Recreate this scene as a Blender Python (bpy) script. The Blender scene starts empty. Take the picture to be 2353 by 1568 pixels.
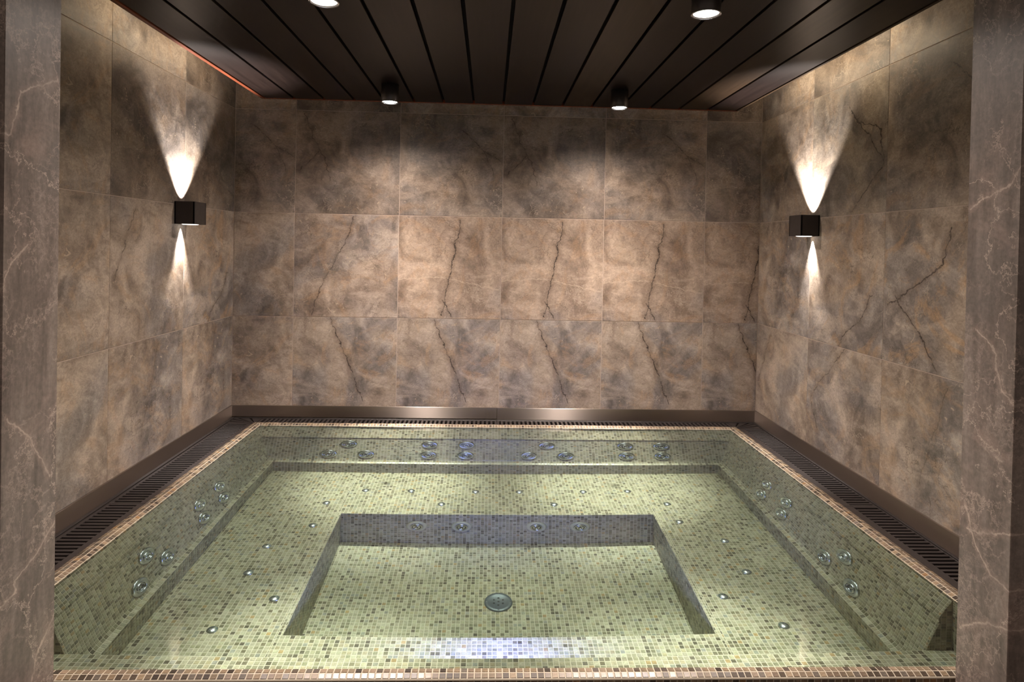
import bpy, bmesh, math, random
from mathutils import Vector, Matrix

scene = bpy.context.scene
COL = scene.collection
random.seed(7)

# ------------------------------------------------------------------ camera, world, exposure
cam_data = bpy.data.cameras.new('camera')
cam_data.sensor_fit = 'HORIZONTAL'
cam_data.sensor_width = 36.0
cam_data.lens = 1468.9 / 2353 * 36.0
cam_data.shift_y = -(784.0 - 583.4) / 2353
cam_data.clip_start = 0.02
cam = bpy.data.objects.new('camera', cam_data)
COL.objects.link(cam)
RIGHT = Vector((0.99918572, -0.03528657, 0.01956423))
FWD = Vector((0.03551044, 0.99930636, -0.01121599))
UP = Vector((-0.01915489, 0.01190159, 0.99974569))
m = Matrix.Identity(4)
for i in range(3):
    m[i][0], m[i][1], m[i][2] = RIGHT[i], UP[i], -FWD[i]
m[2][3] = 1.0
cam.matrix_world = m
scene.camera = cam

world = bpy.data.worlds.new('world')
scene.world = world
world.use_nodes = True
bg = world.node_tree.nodes['Background']
bg.inputs['Color'].default_value = (1.0, 0.80, 0.68, 1)      # the dim, warm room on the camera's side of the opening
bg.inputs['Strength'].default_value = 0.155

scene.view_settings.view_transform = 'Standard'
scene.view_settings.look = 'None'
scene.view_settings.exposure = 0.34
scene.view_settings.gamma = 1.0
scene.view_settings.use_curve_mapping = False
scene.cycles.caustics_reflective = False
scene.cycles.max_bounces = 8
scene.cycles.adaptive_threshold = 0.05

WARM = (1.0, 0.855, 0.765)
DOWN_HOT, DOWN_CORE, DOWN_WIDE = 560.0, 92.0, 45.0       # ceiling downlights: hot centre, beam, wide spill
SCONCE_UP, SCONCE_DOWN = 75.0, 60.0
COVE_LEFT, COVE_RIGHT = 0.8, 1.4
POOL_LED = 28.0

# ------------------------------------------------------------------ helpers
def tag(o, label=None, cat=None, group=None, kind=None):
    if label: o['label'] = label
    if cat: o['category'] = cat
    if group: o['group'] = group
    if kind: o['kind'] = kind
    return o

def empty(name, loc=(0, 0, 0), label=None, cat=None, group=None, kind=None, rot=None):
    o = bpy.data.objects.new(name, None)
    o.empty_display_size = 0.05
    COL.objects.link(o)
    o.location = loc
    if rot is not None:
        o.rotation_euler = rot
    return tag(o, label, cat, group, kind)

def link(name, me, parent=None, loc=None, mat=None):
    o = bpy.data.objects.new(name, me)
    COL.objects.link(o)
    if mat is not None:
        me.materials.append(mat)
    if parent is not None:
        o.parent = parent
    if loc is not None:
        o.location = loc
    return o

def from_bm(name, bm, mat=None, parent=None, loc=None, smooth=False):
    me = bpy.data.meshes.new(name)
    bm.normal_update()
    bm.to_mesh(me)
    bm.free()
    if smooth:
        for p in me.polygons:
            p.use_smooth = True
    return link(name, me, parent, loc, mat)

def bm_box(bm, x0, x1, y0, y1, z0, z1, bevel=0.0):
    vs = [bm.verts.new((x, y, z)) for x in (x0, x1) for y in (y0, y1) for z in (z0, z1)]
    idx = ((0, 1, 3, 2), (4, 6, 7, 5), (0, 4, 5, 1), (2, 3, 7, 6), (0, 2, 6, 4), (1, 5, 7, 3))
    fs = [bm.faces.new([vs[i] for i in f]) for f in idx]
    if bevel > 0:
        es = list({e for f in fs for e in f.edges})
        bmesh.ops.bevel(bm, geom=es, offset=bevel, segments=1, affect='EDGES', profile=0.5)

def box(name, x0, x1, y0, y1, z0, z1, mat, parent=None, bevel=0.0, loc=None):
    bm = bmesh.new()
    bm_box(bm, x0, x1, y0, y1, z0, z1, bevel)
    return from_bm(name, bm, mat, parent, loc)

def bm_lathe(bm, prof, seg=24, axis_fn=None):
    rings = []
    for r, z in prof:
        if r < 1e-6:
            rings.append([bm.verts.new((0, 0, z))])
        else:
            rings.append([bm.verts.new((r * math.cos(2 * math.pi * k / seg), r * math.sin(2 * math.pi * k / seg), z)) for k in range(seg)])
    for a, b in zip(rings[:-1], rings[1:]):
        for k in range(seg):
            k2 = (k + 1) % seg
            if len(a) == 1 and len(b) == 1:
                continue
            if len(a) == 1:
                bm.faces.new((a[0], b[k], b[k2]))
            elif len(b) == 1:
                bm.faces.new((a[k], b[0], a[k2]))
            else:
                bm.faces.new((a[k], b[k], b[k2], a[k2]))

def lathe(name, prof, mat, parent=None, seg=24, loc=None, smooth=True):
    bm = bmesh.new()
    bm_lathe(bm, prof, seg)
    bmesh.ops.recalc_face_normals(bm, faces=bm.faces[:])
    return from_bm(name, bm, mat, parent, loc, smooth)

# ------------------------------------------------------------------ materials
def new_mat(name):
    mt = bpy.data.materials.new(name)
    mt.use_nodes = True
    nt = mt.node_tree
    return mt, nt, nt.nodes['Principled BSDF']

def node(nt, t, **kw):
    n = nt.nodes.new(t)
    for k, v in kw.items():
        setattr(n, k, v)
    return n

def simple(name, col, rough=0.5, metal=0.0, spec=0.5):
    mt, nt, b = new_mat(name)
    b.inputs['Base Color'].default_value = (*col, 1)
    b.inputs['Roughness'].default_value = rough
    b.inputs['Metallic'].default_value = metal
    b.inputs['Specular IOR Level'].default_value = spec
    n = node(nt, 'ShaderNodeTexNoise')
    n.inputs['Scale'].default_value = 40
    tc = node(nt, 'ShaderNodeTexCoord')
    nt.links.new(tc.outputs['Object'], n.inputs['Vector'])
    mr = node(nt, 'ShaderNodeMapRange')
    mr.inputs['To Min'].default_value = max(0.02, rough - 0.05)
    mr.inputs['To Max'].default_value = min(1.0, rough + 0.08)
    nt.links.new(n.outputs['Fac'], mr.inputs['Value'])
    nt.links.new(mr.outputs['Result'], b.inputs['Roughness'])
    return mt

def math_node(nt, op, a=None, b=None, c=None, clamp=False):
    n = node(nt, 'ShaderNodeMath', operation=op)
    n.use_clamp = clamp
    for i, v in enumerate((a, b, c)):
        if v is None:
            continue
        if isinstance(v, (int, float)):
            n.inputs[i].default_value = v
        else:
            nt.links.new(v, n.inputs[i])
    return n.outputs[0]

def mix_col(nt, fac, a, b, mode='MIX'):
    n = node(nt, 'ShaderNodeMix', data_type='RGBA', blend_type=mode)
    for s, v in ((n.inputs[0], fac), (n.inputs[6], a), (n.inputs[7], b)):
        if isinstance(v, (int, float)):
            s.default_value = v
        elif isinstance(v, tuple):
            s.default_value = (*v[:3], 1)
        else:
            nt.links.new(v, s)
    return n.outputs[2]

def noise(nt, vec, scale, detail=4, rough=0.55, dist=0.0):
    n = node(nt, 'ShaderNodeTexNoise')
    n.inputs['Scale'].default_value = scale
    n.inputs['Detail'].default_value = detail
    n.inputs['Roughness'].default_value = rough
    n.inputs['Distortion'].default_value = dist
    nt.links.new(vec, n.inputs['Vector'])
    return n

def ramp(nt, fac, stops):
    r = node(nt, 'ShaderNodeValToRGB')
    el = r.color_ramp.elements
    while len(el) < len(stops):
        el.new(0.5)
    for e, (p, c) in zip(el, stops):
        e.position = p
        e.color = (*c, 1) if len(c) == 3 else c
    nt.links.new(fac, r.inputs['Fac'])
    return r.outputs['Color']

def smooth_range(nt, val, a, b, lo=0.0, hi=1.0):
    n = node(nt, 'ShaderNodeMapRange', interpolation_type='SMOOTHSTEP')
    nt.links.new(val, n.inputs['Value'])
    n.inputs['From Min'].default_value = a
    n.inputs['From Max'].default_value = b
    n.inputs['To Min'].default_value = lo
    n.inputs['To Max'].default_value = hi
    return n.outputs['Result']

def vmath(nt, op, a, b=None):
    n = node(nt, 'ShaderNodeVectorMath', operation=op)
    for i, v in enumerate((a, b)):
        if v is None:
            continue
        if isinstance(v, tuple):
            n.inputs[i].default_value = v
        else:
            nt.links.new(v, n.inputs[i])
    return n

def mapping(nt, vec, loc=(0, 0, 0), rot=(0, 0, 0), scale=(1, 1, 1)):
    n = node(nt, 'ShaderNodeMapping')
    n.inputs['Location'].default_value = loc
    n.inputs['Rotation'].default_value = rot
    n.inputs['Scale'].default_value = scale
    nt.links.new(vec, n.inputs['Vector'])
    return n.outputs['Vector']

# distance from a point to a segment, shared by all cracks of the printed stone
seg_group = bpy.data.node_groups.new('segment_distance', 'ShaderNodeTree')
for nm in ('P', 'A', 'B'):
    seg_group.interface.new_socket(nm, in_out='INPUT', socket_type='NodeSocketVector')
seg_group.interface.new_socket('Distance', in_out='OUTPUT', socket_type='NodeSocketFloat')
gi = seg_group.nodes.new('NodeGroupInput')
go = seg_group.nodes.new('NodeGroupOutput')
pa = vmath(seg_group, 'SUBTRACT', gi.outputs['P'], gi.outputs['A']).outputs[0]
ba = vmath(seg_group, 'SUBTRACT', gi.outputs['B'], gi.outputs['A']).outputs[0]
h = math_node(seg_group, 'DIVIDE', vmath(seg_group, 'DOT_PRODUCT', pa, ba).outputs['Value'],
              vmath(seg_group, 'DOT_PRODUCT', ba, ba).outputs['Value'], clamp=True)
sc = seg_group.nodes.new('ShaderNodeVectorMath')
sc.operation = 'SCALE'
seg_group.links.new(ba, sc.inputs[0])
seg_group.links.new(h, sc.inputs['Scale'])
dd = vmath(seg_group, 'SUBTRACT', pa, sc.outputs[0]).outputs[0]
ln = vmath(seg_group, 'LENGTH', dd)
seg_group.links.new(ln.outputs['Value'], go.inputs['Distance'])

def stone_tile(name, seed, cracks=(), warm=0.5, dark=0.5, width=0.006, strength=0.8, tone=(1, 1, 1), cream=None):
    """Printed stone-look porcelain; UV is the tile face, 0..1 across one full tile. cracks: polylines in that square."""
    mt, nt, b = new_mat(name)
    tc = node(nt, 'ShaderNodeTexCoord')
    uv = tc.outputs['UV']
    P = mapping(nt, uv, loc=(seed * 3.17, seed * 1.93, seed * 0.71))
    big = noise(nt, P, 1.25, 3, 0.5, 0.8).outputs['Fac']
    mid = noise(nt, mapping(nt, P, rot=(0, 0, 0.5), scale=(1.25, 1, 1)), 3.0, 6, 0.62, 0.9).outputs['Fac']
    base = ramp(nt, mid, [(0.34, (0.150, 0.115, 0.088)), (0.45, (0.235, 0.183, 0.141)), (0.55, (0.310, 0.247, 0.192)), (0.68, (0.42, 0.34, 0.268))])
    grey = ramp(nt, mid, [(0.34, (0.108, 0.092, 0.081)), (0.5, (0.200, 0.172, 0.152)), (0.68, (0.33, 0.288, 0.252))])
    base = mix_col(nt, smooth_range(nt, big, 0.36 + 0.14 * (1 - dark), 0.58, 0.0, 0.95), base, grey)
    # slanted cloudy streaks
    st = mapping(nt, P, rot=(0, 0, 0.75), scale=(1.0, 2.0, 1))
    sn = noise(nt, st, 2.0, 5, 0.6, 0.5).outputs['Fac']
    base = mix_col(nt, smooth_range(nt, sn, 0.50, 0.66, 0.0, 0.55), base, (0.44, 0.36, 0.29))
    base = mix_col(nt, smooth_range(nt, sn, 0.46, 0.34, 0.0, 0.6 * dark), base, (0.095, 0.080, 0.068))
    # ochre stains
    rn = noise(nt, mapping(nt, P, loc=(4.1, 2.2, 0)), 2.2, 7, 0.68, 2.2).outputs['Fac']
    base = mix_col(nt, smooth_range(nt, rn, 0.51, 0.64, 0.0, 0.55 * warm), base, (0.40, 0.245, 0.125))
    # fine swirling grain
    fn = noise(nt, mapping(nt, P, scale=(1, 1.25, 1)), 30, 5, 0.78, 1.6).outputs['Fac']
    g = smooth_range(nt, fn, 0.28, 0.72, 0.72, 1.24)
    base = mix_col(nt, 1.0, base, g, 'MULTIPLY')
    base = mix_col(nt, 1.0, base, tuple(1.17 * t for t in tone), 'MULTIPLY')
    # thin pale veins and flecks
    scn = node(nt, 'ShaderNodeVectorMath', operation='SCALE')
    nt.links.new(noise(nt, P, 5, 4, 0.6).outputs['Color'], scn.inputs[0])
    scn.inputs['Scale'].default_value = 0.5
    wp = vmath(nt, 'ADD', P, scn.outputs[0]).outputs[0]
    vo = node(nt, 'ShaderNodeTexVoronoi', feature='DISTANCE_TO_EDGE')
    vo.inputs['Scale'].default_value = 5.5
    nt.links.new(wp, vo.inputs['Vector'])
    vm = noise(nt, mapping(nt, P, loc=(7, 3, 1)), 3.0, 2).outputs['Fac']
    pale = math_node(nt, 'MULTIPLY', smooth_range(nt, vo.outputs['Distance'], 0.0, 0.03, 1.0, 0.0), smooth_range(nt, vm, 0.48, 0.66, 0.0, 0.6))
    base = mix_col(nt, pale, base, (0.50, 0.41, 0.32))
    vo2 = node(nt, 'ShaderNodeTexVoronoi', feature='DISTANCE_TO_EDGE')
    vo2.inputs['Scale'].default_value = 2.6
    nt.links.new(mapping(nt, wp, loc=(2.3, 5.1, 0.4)), vo2.inputs['Vector'])
    vm2 = noise(nt, mapping(nt, P, loc=(1, 9, 2)), 2.4, 2).outputs['Fac']
    dk = math_node(nt, 'MULTIPLY', smooth_range(nt, vo2.outputs['Distance'], 0.0, 0.016, 1.0, 0.0), smooth_range(nt, vm2, 0.5, 0.66, 0.0, 0.6))
    base = mix_col(nt, dk, base, (0.07, 0.05, 0.036))
    flk = noise(nt, P, 11, 3, 0.5, 2.5).outputs['Fac']
    base = mix_col(nt, smooth_range(nt, flk, 0.69, 0.72, 0.0, 0.55), base, (0.54, 0.42, 0.30))
    if cream:
        dc = None
        wc = node(nt, 'ShaderNodeVectorMath', operation='SCALE')
        nt.links.new(vmath(nt, 'SUBTRACT', noise(nt, P, 12, 5, 0.65).outputs['Color'], (0.5, 0.5, 0.5)).outputs[0], wc.inputs[0])
        wc.inputs['Scale'].default_value = 0.09
        cream_p = vmath(nt, 'MULTIPLY', vmath(nt, 'ADD', uv, wc.outputs[0]).outputs[0], (1, 1, 0)).outputs[0]
        for a, c in zip(cream[:-1], cream[1:]):
            gnode = node(nt, 'ShaderNodeGroup')
            gnode.node_tree = seg_group
            nt.links.new(cream_p, gnode.inputs['P'])
            gnode.inputs['A'].default_value = (*a, 0)
            gnode.inputs['B'].default_value = (*c, 0)
            dc = gnode.outputs[0] if dc is None else math_node(nt, 'MINIMUM', dc, gnode.outputs[0])
        base = mix_col(nt, smooth_range(nt, dc, 0.001, 0.006, 0.6, 0.0), base, (0.56, 0.44, 0.33))
    # the dark cracks of this print
    if cracks:
        wob = node(nt, 'ShaderNodeVectorMath', operation='SCALE')
        cen = vmath(nt, 'SUBTRACT', noise(nt, P, 9, 5, 0.65).outputs['Color'], (0.5, 0.5, 0.5)).outputs[0]
        nt.links.new(cen, wob.inputs[0])
        wob.inputs['Scale'].default_value = 0.10
        q = vmath(nt, 'ADD', uv, wob.outputs[0]).outputs[0]
        qq = vmath(nt, 'MULTIPLY', q, (1, 1, 0)).outputs[0]
        d = None
        for line in cracks:
            for a, c in zip(line[:-1], line[1:]):
                gnode = node(nt, 'ShaderNodeGroup')
                gnode.node_tree = seg_group
                nt.links.new(qq, gnode.inputs['P'])
                gnode.inputs['A'].default_value = (*a, 0)
                gnode.inputs['B'].default_value = (*c, 0)
                d = gnode.outputs[0] if d is None else math_node(nt, 'MINIMUM', d, gnode.outputs[0])
        broken = smooth_range(nt, noise(nt, P, 14, 4, 0.7).outputs['Fac'], 0.34, 0.56, 0.22, 1.0)
        core = math_node(nt, 'MULTIPLY', smooth_range(nt, d, width * 0.18, width * 1.15, min(1.0, strength * 1.1), 0.0), broken)
        halo = smooth_range(nt, d, 0.0, 0.06, 0.38 * strength, 0.0)
        base = mix_col(nt, halo, base, (0.12, 0.082, 0.055))
        base = mix_col(nt, core, base, (0.035, 0.024, 0.018))
    nt.links.new(base, b.inputs['Base Color'])
    b.inputs['Specular IOR Level'].default_value = 0.4
    nt.links.new(smooth_range(nt, mid, 0.3, 0.7, 0.36, 0.52), b.inputs['Roughness'])
    bp = node(nt, 'ShaderNodeBump')
    bp.inputs['Strength'].default_value = 0.12
    bp.inputs['Distance'].default_value = 0.004
    nt.links.new(fn, bp.inputs['Height'])
    nt.links.new(bp.outputs[0], b.inputs['Normal'])
    return mt

def pillar_stone(name, seed, veins):
    """dark grey brown marble; veins: polylines in the (y, z) plane of the inner face"""
    mt, nt, b = new_mat(name)
    tc = node(nt, 'ShaderNodeTexCoord')
    ob = tc.outputs['Object']
    P = mapping(nt, ob, loc=(seed * 2.7, seed, seed * 0.6))
    st = mapping(nt, P, scale=(10, 10, 1.5))
    sn = noise(nt, st, 2.5, 7, 0.68, 0.4).outputs['Fac']
    base = ramp(nt, sn, [(0.30, (0.112, 0.091, 0.079)), (0.5, (0.192, 0.158, 0.137)), (0.70, (0.275, 0.232, 0.204))])
    pk = noise(nt, P, 4, 6, 0.62, 1.2).outputs['Fac']
    base = mix_col(nt, smooth_range(nt, pk, 0.50, 0.70, 0, 0.65), base, (0.34, 0.258, 0.222))
    gr = noise(nt, mapping(nt, P, loc=(3, 1, 2)), 2.2, 4, 0.55, 0.6).outputs['Fac']
    base = mix_col(nt, smooth_range(nt, gr, 0.50, 0.68, 0, 0.7), base, (0.150, 0.136, 0.126))
    scn = node(nt, 'ShaderNodeVectorMath', operation='SCALE')
    cen = vmath(nt, 'SUBTRACT', noise(nt, P, 8, 6, 0.68).outputs['Color'], (0.5, 0.5, 0.5)).outputs[0]
    nt.links.new(cen, scn.inputs[0])
    scn.inputs['Scale'].default_value = 0.30
    wp = vmath(nt, 'ADD', P, scn.outputs[0]).outputs[0]
    for sc_, w, lo, hi, amt, c in ((2.0, 0.007, 0.36, 0.50, 0.8, (0.54, 0.44, 0.37)), (4.2, 0.018, 0.42, 0.56, 0.75, (0.48, 0.38, 0.32)), (8.5, 0.05, 0.47, 0.60, 0.5, (0.44, 0.35, 0.30)), (19.0, 0.10, 0.52, 0.62, 0.35, (0.42, 0.34, 0.30))):
        vo = node(nt, 'ShaderNodeTexVoronoi', feature='DISTANCE_TO_EDGE')
        vo.inputs['Scale'].default_value = sc_
        nt.links.new(wp, vo.inputs['Vector'])
        vm = noise(nt, mapping(nt, P, loc=(sc_, 2, 5)), 3.2, 4).outputs['Fac']
        f = math_node(nt, 'MULTIPLY', smooth_range(nt, vo.outputs['Distance'], 0, w, amt, 0), smooth_range(nt, vm, lo, hi))
        base = mix_col(nt, f, base, c)
    w2 = node(nt, 'ShaderNodeVectorMath', operation='SCALE')
    nt.links.new(cen, w2.inputs[0])
    w2.inputs['Scale'].default_value = 0.055
    q = vmath(nt, 'MULTIPLY', vmath(nt, 'ADD', ob, w2.outputs[0]).outputs[0], (0, 1, 1)).outputs[0]
    d = None
    for line in veins:
        for a, c in zip(line[:-1], line[1:]):
            gn = node(nt, 'ShaderNodeGroup')
            gn.node_tree = seg_group
            nt.links.new(q, gn.inputs['P'])
            gn.inputs['A'].default_value = (0, *a)
            gn.inputs['B'].default_value = (0, *c)
            d = gn.outputs[0] if d is None else math_node(nt, 'MINIMUM', d, gn.outputs[0])
    thick = smooth_range(nt, noise(nt, P, 16, 3).outputs['Fac'], 0.3, 0.7, 0.35, 1.0)
    base = mix_col(nt, smooth_range(nt, d, 0.002, 0.014, 0.3, 0), base, (0.38, 0.29, 0.245))
    base = mix_col(nt, math_node(nt, 'MULTIPLY', smooth_range(nt, d, 0.0008, 0.0030, 0.85, 0), thick), base, (0.55, 0.45, 0.38))
    fn = noise(nt, P, 90, 4, 0.7).outputs['Fac']
    base = mix_col(nt, 1.0, base, smooth_range(nt, fn, 0.25, 0.75, 0.82, 1.18), 'MULTIPLY')
    nt.links.new(base, b.inputs['Base Color'])
    b.inputs['Roughness'].default_value = 0.42
    b.inputs['Specular IOR Level'].default_value = 0.4
    return mt

def wood(name, col, rough=0.38, vary=0.5):
    mt, nt, b = new_mat(name)
    tc = node(nt, 'ShaderNodeTexCoord')
    oi = node(nt, 'ShaderNodeObjectInfo')
    off = node(nt, 'ShaderNodeCombineXYZ')
    nt.links.new(math_node(nt, 'MULTIPLY', oi.outputs['Random'], 40.0), off.inputs[0])
    v = vmath(nt, 'ADD', tc.outputs['Object'], off.outputs[0]).outputs[0]
    n = noise(nt, mapping(nt, v, scale=(22, 0.9, 22)), 2.5, 6, 0.6, 0.6).outputs['Fac']
    c1 = tuple(c * 0.6 for c in col)
    c2 = tuple(min(1, c * 1.5) for c in col)
    base = ramp(nt, n, [(0.3, c1), (0.55, col), (0.75, c2)])
    tint = smooth_range(nt, oi.outputs['Random'], 0, 1, 1 - vary * 0.5, 1 + vary * 0.6)
    base = mix_col(nt, 1.0, base, tint, 'MULTIPLY')
    nt.links.new(base, b.inputs['Base Color'])
    b.inputs['Roughness'].default_value = rough
    b.inputs['Specular IOR Level'].default_value = 0.22
    return mt

def mosaic_mat(name, rough=0.34):
    mt, nt, b = new_mat(name)
    at = node(nt, 'ShaderNodeAttribute', attribute_name='tile_colour')
    tc = node(nt, 'ShaderNodeTexCoord')
    n = noise(nt, tc.outputs['Object'], 160, 3, 0.6).outputs['Fac']
    n2 = noise(nt, mapping(nt, tc.outputs['Object'], scale=(1, 1, 3)), 420, 2, 0.6).outputs['Fac']
    c = mix_col(nt, 1.0, at.outputs['Color'], smooth_range(nt, n, 0.3, 0.7, 0.82, 1.15), 'MULTIPLY')
    c = mix_col(nt, smooth_range(nt, n2, 0.6, 0.8, 0, 0.25), c, (0.55, 0.45, 0.33))
    nt.links.new(c, b.inputs['Base Color'])
    b.inputs['Roughness'].default_value = rough
    b.inputs['Specular IOR Level'].default_value = 0.5
    return mt

M_GROUT = simple('grout', (0.47, 0.42, 0.335), 0.8, 0, 0.2)
M_WALL_GROUT = simple('wall_grout', (0.50, 0.40, 0.33), 0.85, 0, 0.2)
M_MOSAIC = mosaic_mat('mosaic')
M_BLACK_PLASTIC = simple('black_plastic', (0.026, 0.021, 0.020), 0.42, 0, 0.5)
M_TROUGH = simple('trough_dark', (0.010, 0.008, 0.008), 0.7, 0, 0.2)
M_FIXTURE = simple('sconce_black', (0.034, 0.026, 0.023), 0.5, 0, 0.4)
M_LAMP_BODY = simple('lamp_body_grey', (0.10, 0.09, 0.085), 0.35, 0.6)
M_CHROME = simple('chrome', (0.56, 0.58, 0.62), 0.19, 1.0)
M_DOME = simple('satin_chrome', (0.62, 0.64, 0.66), 0.26, 1.0)
M_BRASSY = simple('pale_plastic', (0.42, 0.40, 0.28), 0.3, 0.0)
M_NOZZLE = simple('nozzle_hole', (0.02, 0.024, 0.03), 0.4)
M_DRAIN = simple('drain_grey', (0.12, 0.135, 0.15), 0.35, 0.4)
M_PLANK = wood('dark_plank', (0.0145, 0.0090, 0.0077))
M_PLANK_BROWN = wood('brown_plank', (0.036, 0.022, 0.013))
M_MAHOGANY = wood('mahogany', (0.22, 0.060, 0.028), 0.4, 0.2)
M_BACKING = simple('black_backing', (0.006, 0.005, 0.005), 0.8, 0, 0.1)
M_PLASTER = simple('plaster', (0.30, 0.25, 0.21), 0.9, 0, 0.1)

def steel():
    mt, nt, b = new_mat('brushed_steel')
    uv = node(nt, 'ShaderNodeTexCoord').outputs['UV']
    n = noise(nt, mapping(nt, uv, scale=(1.5, 260, 1)), 4, 4, 0.7).outputs['Fac']
    b.inputs['Base Color'].default_value = (0.44, 0.385, 0.345, 1)
    b.inputs['Metallic'].default_value = 1.0
    nt.links.new(smooth_range(nt, n, 0.3, 0.7, 0.30, 0.36), b.inputs['Roughness'])
    b.inputs['Anisotropic'].default_value = 1.0
    tg = node(nt, 'ShaderNodeTangent', direction_type='UV_MAP')
    nt.links.new(tg.outputs[0], b.inputs['Tangent'])
    b.inputs['Anisotropic Rotation'].default_value = ANISO
    return mt
ANISO = 0.25
M_STEEL = steel()

def glow(name, col, s):
    mt = bpy.data.materials.new(name)
    mt.use_nodes = True
    nt = mt.node_tree
    nt.nodes.clear()
    e = node(nt, 'ShaderNodeEmission')
    e.inputs['Color'].default_value = (*col, 1)
    e.inputs['Strength'].default_value = s
    o = node(nt, 'ShaderNodeOutputMaterial')
    nt.links.new(e.outputs[0], o.inputs[0])
    return mt
M_GLOW = glow('lamp_glow', (1, 0.93, 0.84), 25)
M_GLOW_SOFT = glow('lens_glow', (1, 0.93, 0.86), 2.5)
M_GLOW_COVE = glow('strip_glow', (1, 0.82, 0.58), 3)
M_GLOW_BLUE = glow('pool_lens_glow', (0.5, 0.6, 1.0), 4)

def water_mat():
    mt = bpy.data.materials.new('water')
    mt.use_nodes = True
    nt = mt.node_tree
    nt.nodes.clear()
    g = node(nt, 'ShaderNodeBsdfGlass')
    g.inputs['Color'].default_value = (0.97, 0.99, 0.98, 1)
    g.inputs['Roughness'].default_value = 0.0
    g.inputs['IOR'].default_value = 1.333
    o = node(nt, 'ShaderNodeOutputMaterial')
    nt.links.new(g.outputs[0], o.inputs[0])
    va = node(nt, 'ShaderNodeVolumeAbsorption')
    va.inputs['Color'].default_value = (0.16, 0.86, 0.68, 1)
    va.inputs['Density'].default_value = 0.15
    nt.links.new(va.outputs[0], o.inputs['Volume'])
    return mt
M_WATER = water_mat()

# ------------------------------------------------------------------ dimensions (metres; z = 0 is the pool rim)
XL, XR, YB = -1.463, 1.5895, 3.714            # tiled wall faces
Z1, Z2, Z3, Z4, ZC = 0.574, 1.168, 1.758, 2.350, 2.20
GL, GR, GB, GN = -1.2546, 1.3906, 3.5554, 1.4878   # grout line on the rim crest: left, right, back, near
PIT = 0.0164
WATER_Z = -0.008
Y_STEP, Z_STEP, Z_SEAT, Z_WELL = 1.812, -0.330, -0.560, -0.830
WX0, WX1, WY0, WY1 = -0.650, 0.781, 2.093, 2.915    # foot well
SILL = -0.5                                          # room floor level in front of the pool
MX = 0.066                                           # axis of the pool

# ------------------------------------------------------------------ walls
T_ = 0.594
PRINTS = {
    'A': stone_tile('stone_print_a', 1.0, [[(0.36, 1.0), (0.45, 0.73), (0.55, 0.52), (0.63, 0.31), (0.68, 0.17)]], 0.6, 0.25, 0.006, 0.9, tone=(1.0, 1.0, 1.0)),
    'B': stone_tile('stone_print_b', 2.0, [[(0.60, 0.96), (0.565, 0.74), (0.50, 0.42), (0.43, 0.04)], [(0.43, 0.18), (0.52, 0.03)]], 0.4, 0.45, 0.007, 0.95, tone=(1.0, 0.95, 0.92), cream=[(0.0, 0.38), (0.38, 0.41), (0.55, 0.38), (1.0, 0.28)]),
    'C': stone_tile('stone_print_c', 3.0, [[(0.57, 0.98), (0.49, 0.72), (0.30, 0.38), (0.17, 0.03)]], 0.6, 0.5, 0.006, 0.7, tone=(0.98, 0.96, 0.96)),
    'D': stone_tile('stone_print_d', 4.0, [[(0.08, 0.97), (0.155, 0.76), (0.28, 0.52), (0.33, 0.32)], [(0.03, 0.42), (0.22, 0.60)]], 0.4, 0.85, 0.005, 0.8, tone=(0.80, 0.78, 0.77)),
    'E': stone_tile('stone_print_e', 5.0, [[(0.58, 0.86), (0.80, 0.66), (0.92, 0.40)], [(0.80, 0.66), (0.98, 0.55)]], 0.4, 0.8, 0.005, 0.7, tone=(0.84, 0.81, 0.78)),
    'F': stone_tile('stone_print_f', 6.0, [[(0.52, 0.82), (0.80, 0.55), (0.97, 0.34)], [(0.97, 0.34), (0.60, 0.02)], [(0.62, 0.70), (0.92, 0.60), (0.97, 0.34)]], 0.4, 0.7, 0.006, 0.85, tone=(0.88, 0.87, 0.82)),
    'G': stone_tile('stone_print_g', 7.0, [[(0.88, 0.44), (0.74, 0.24), (0.50, 0.08), (0.46, 0.0)]], 0.8, 0.4, 0.006, 0.75),
    'H': stone_tile('stone_print_h', 8.0, [[(0.62, 0.88), (0.55, 0.66), (0.28, 0.50), (0.05, 0.36)], [(0.12, 0.44), (0.36, 0.22), (0.52, 0.02)]], 0.9, 0.35, 0.007, 0.85),
    'J': stone_tile('stone_print_j', 9.0, [[(0.55, 1.0), (0.25, 0.72), (0.06, 0.52), (0.18, 0.28)]], 0.5, 0.45, 0.005, 0.75),
    'K': stone_tile('stone_print_k', 10.0, [], 0.5, 0.55),
    'L': stone_tile('stone_print_l', 11.0, [[(0.62, 0.95), (0.40, 0.30)]], 0.5, 0.4, 0.005, 0.45),
    'M': stone_tile('stone_print_m', 12.0, [], 0.3, 0.9, tone=(0.74, 0.73, 0.72)),
    'N': stone_tile('stone_print_n', 13.0, [[(0.30, 0.95), (0.05, 0.45)]], 0.45, 0.5, 0.005, 0.8),
}
TILE_TH, JOINT = 0.010, 0.0028
_tile_cache = {}

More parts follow.
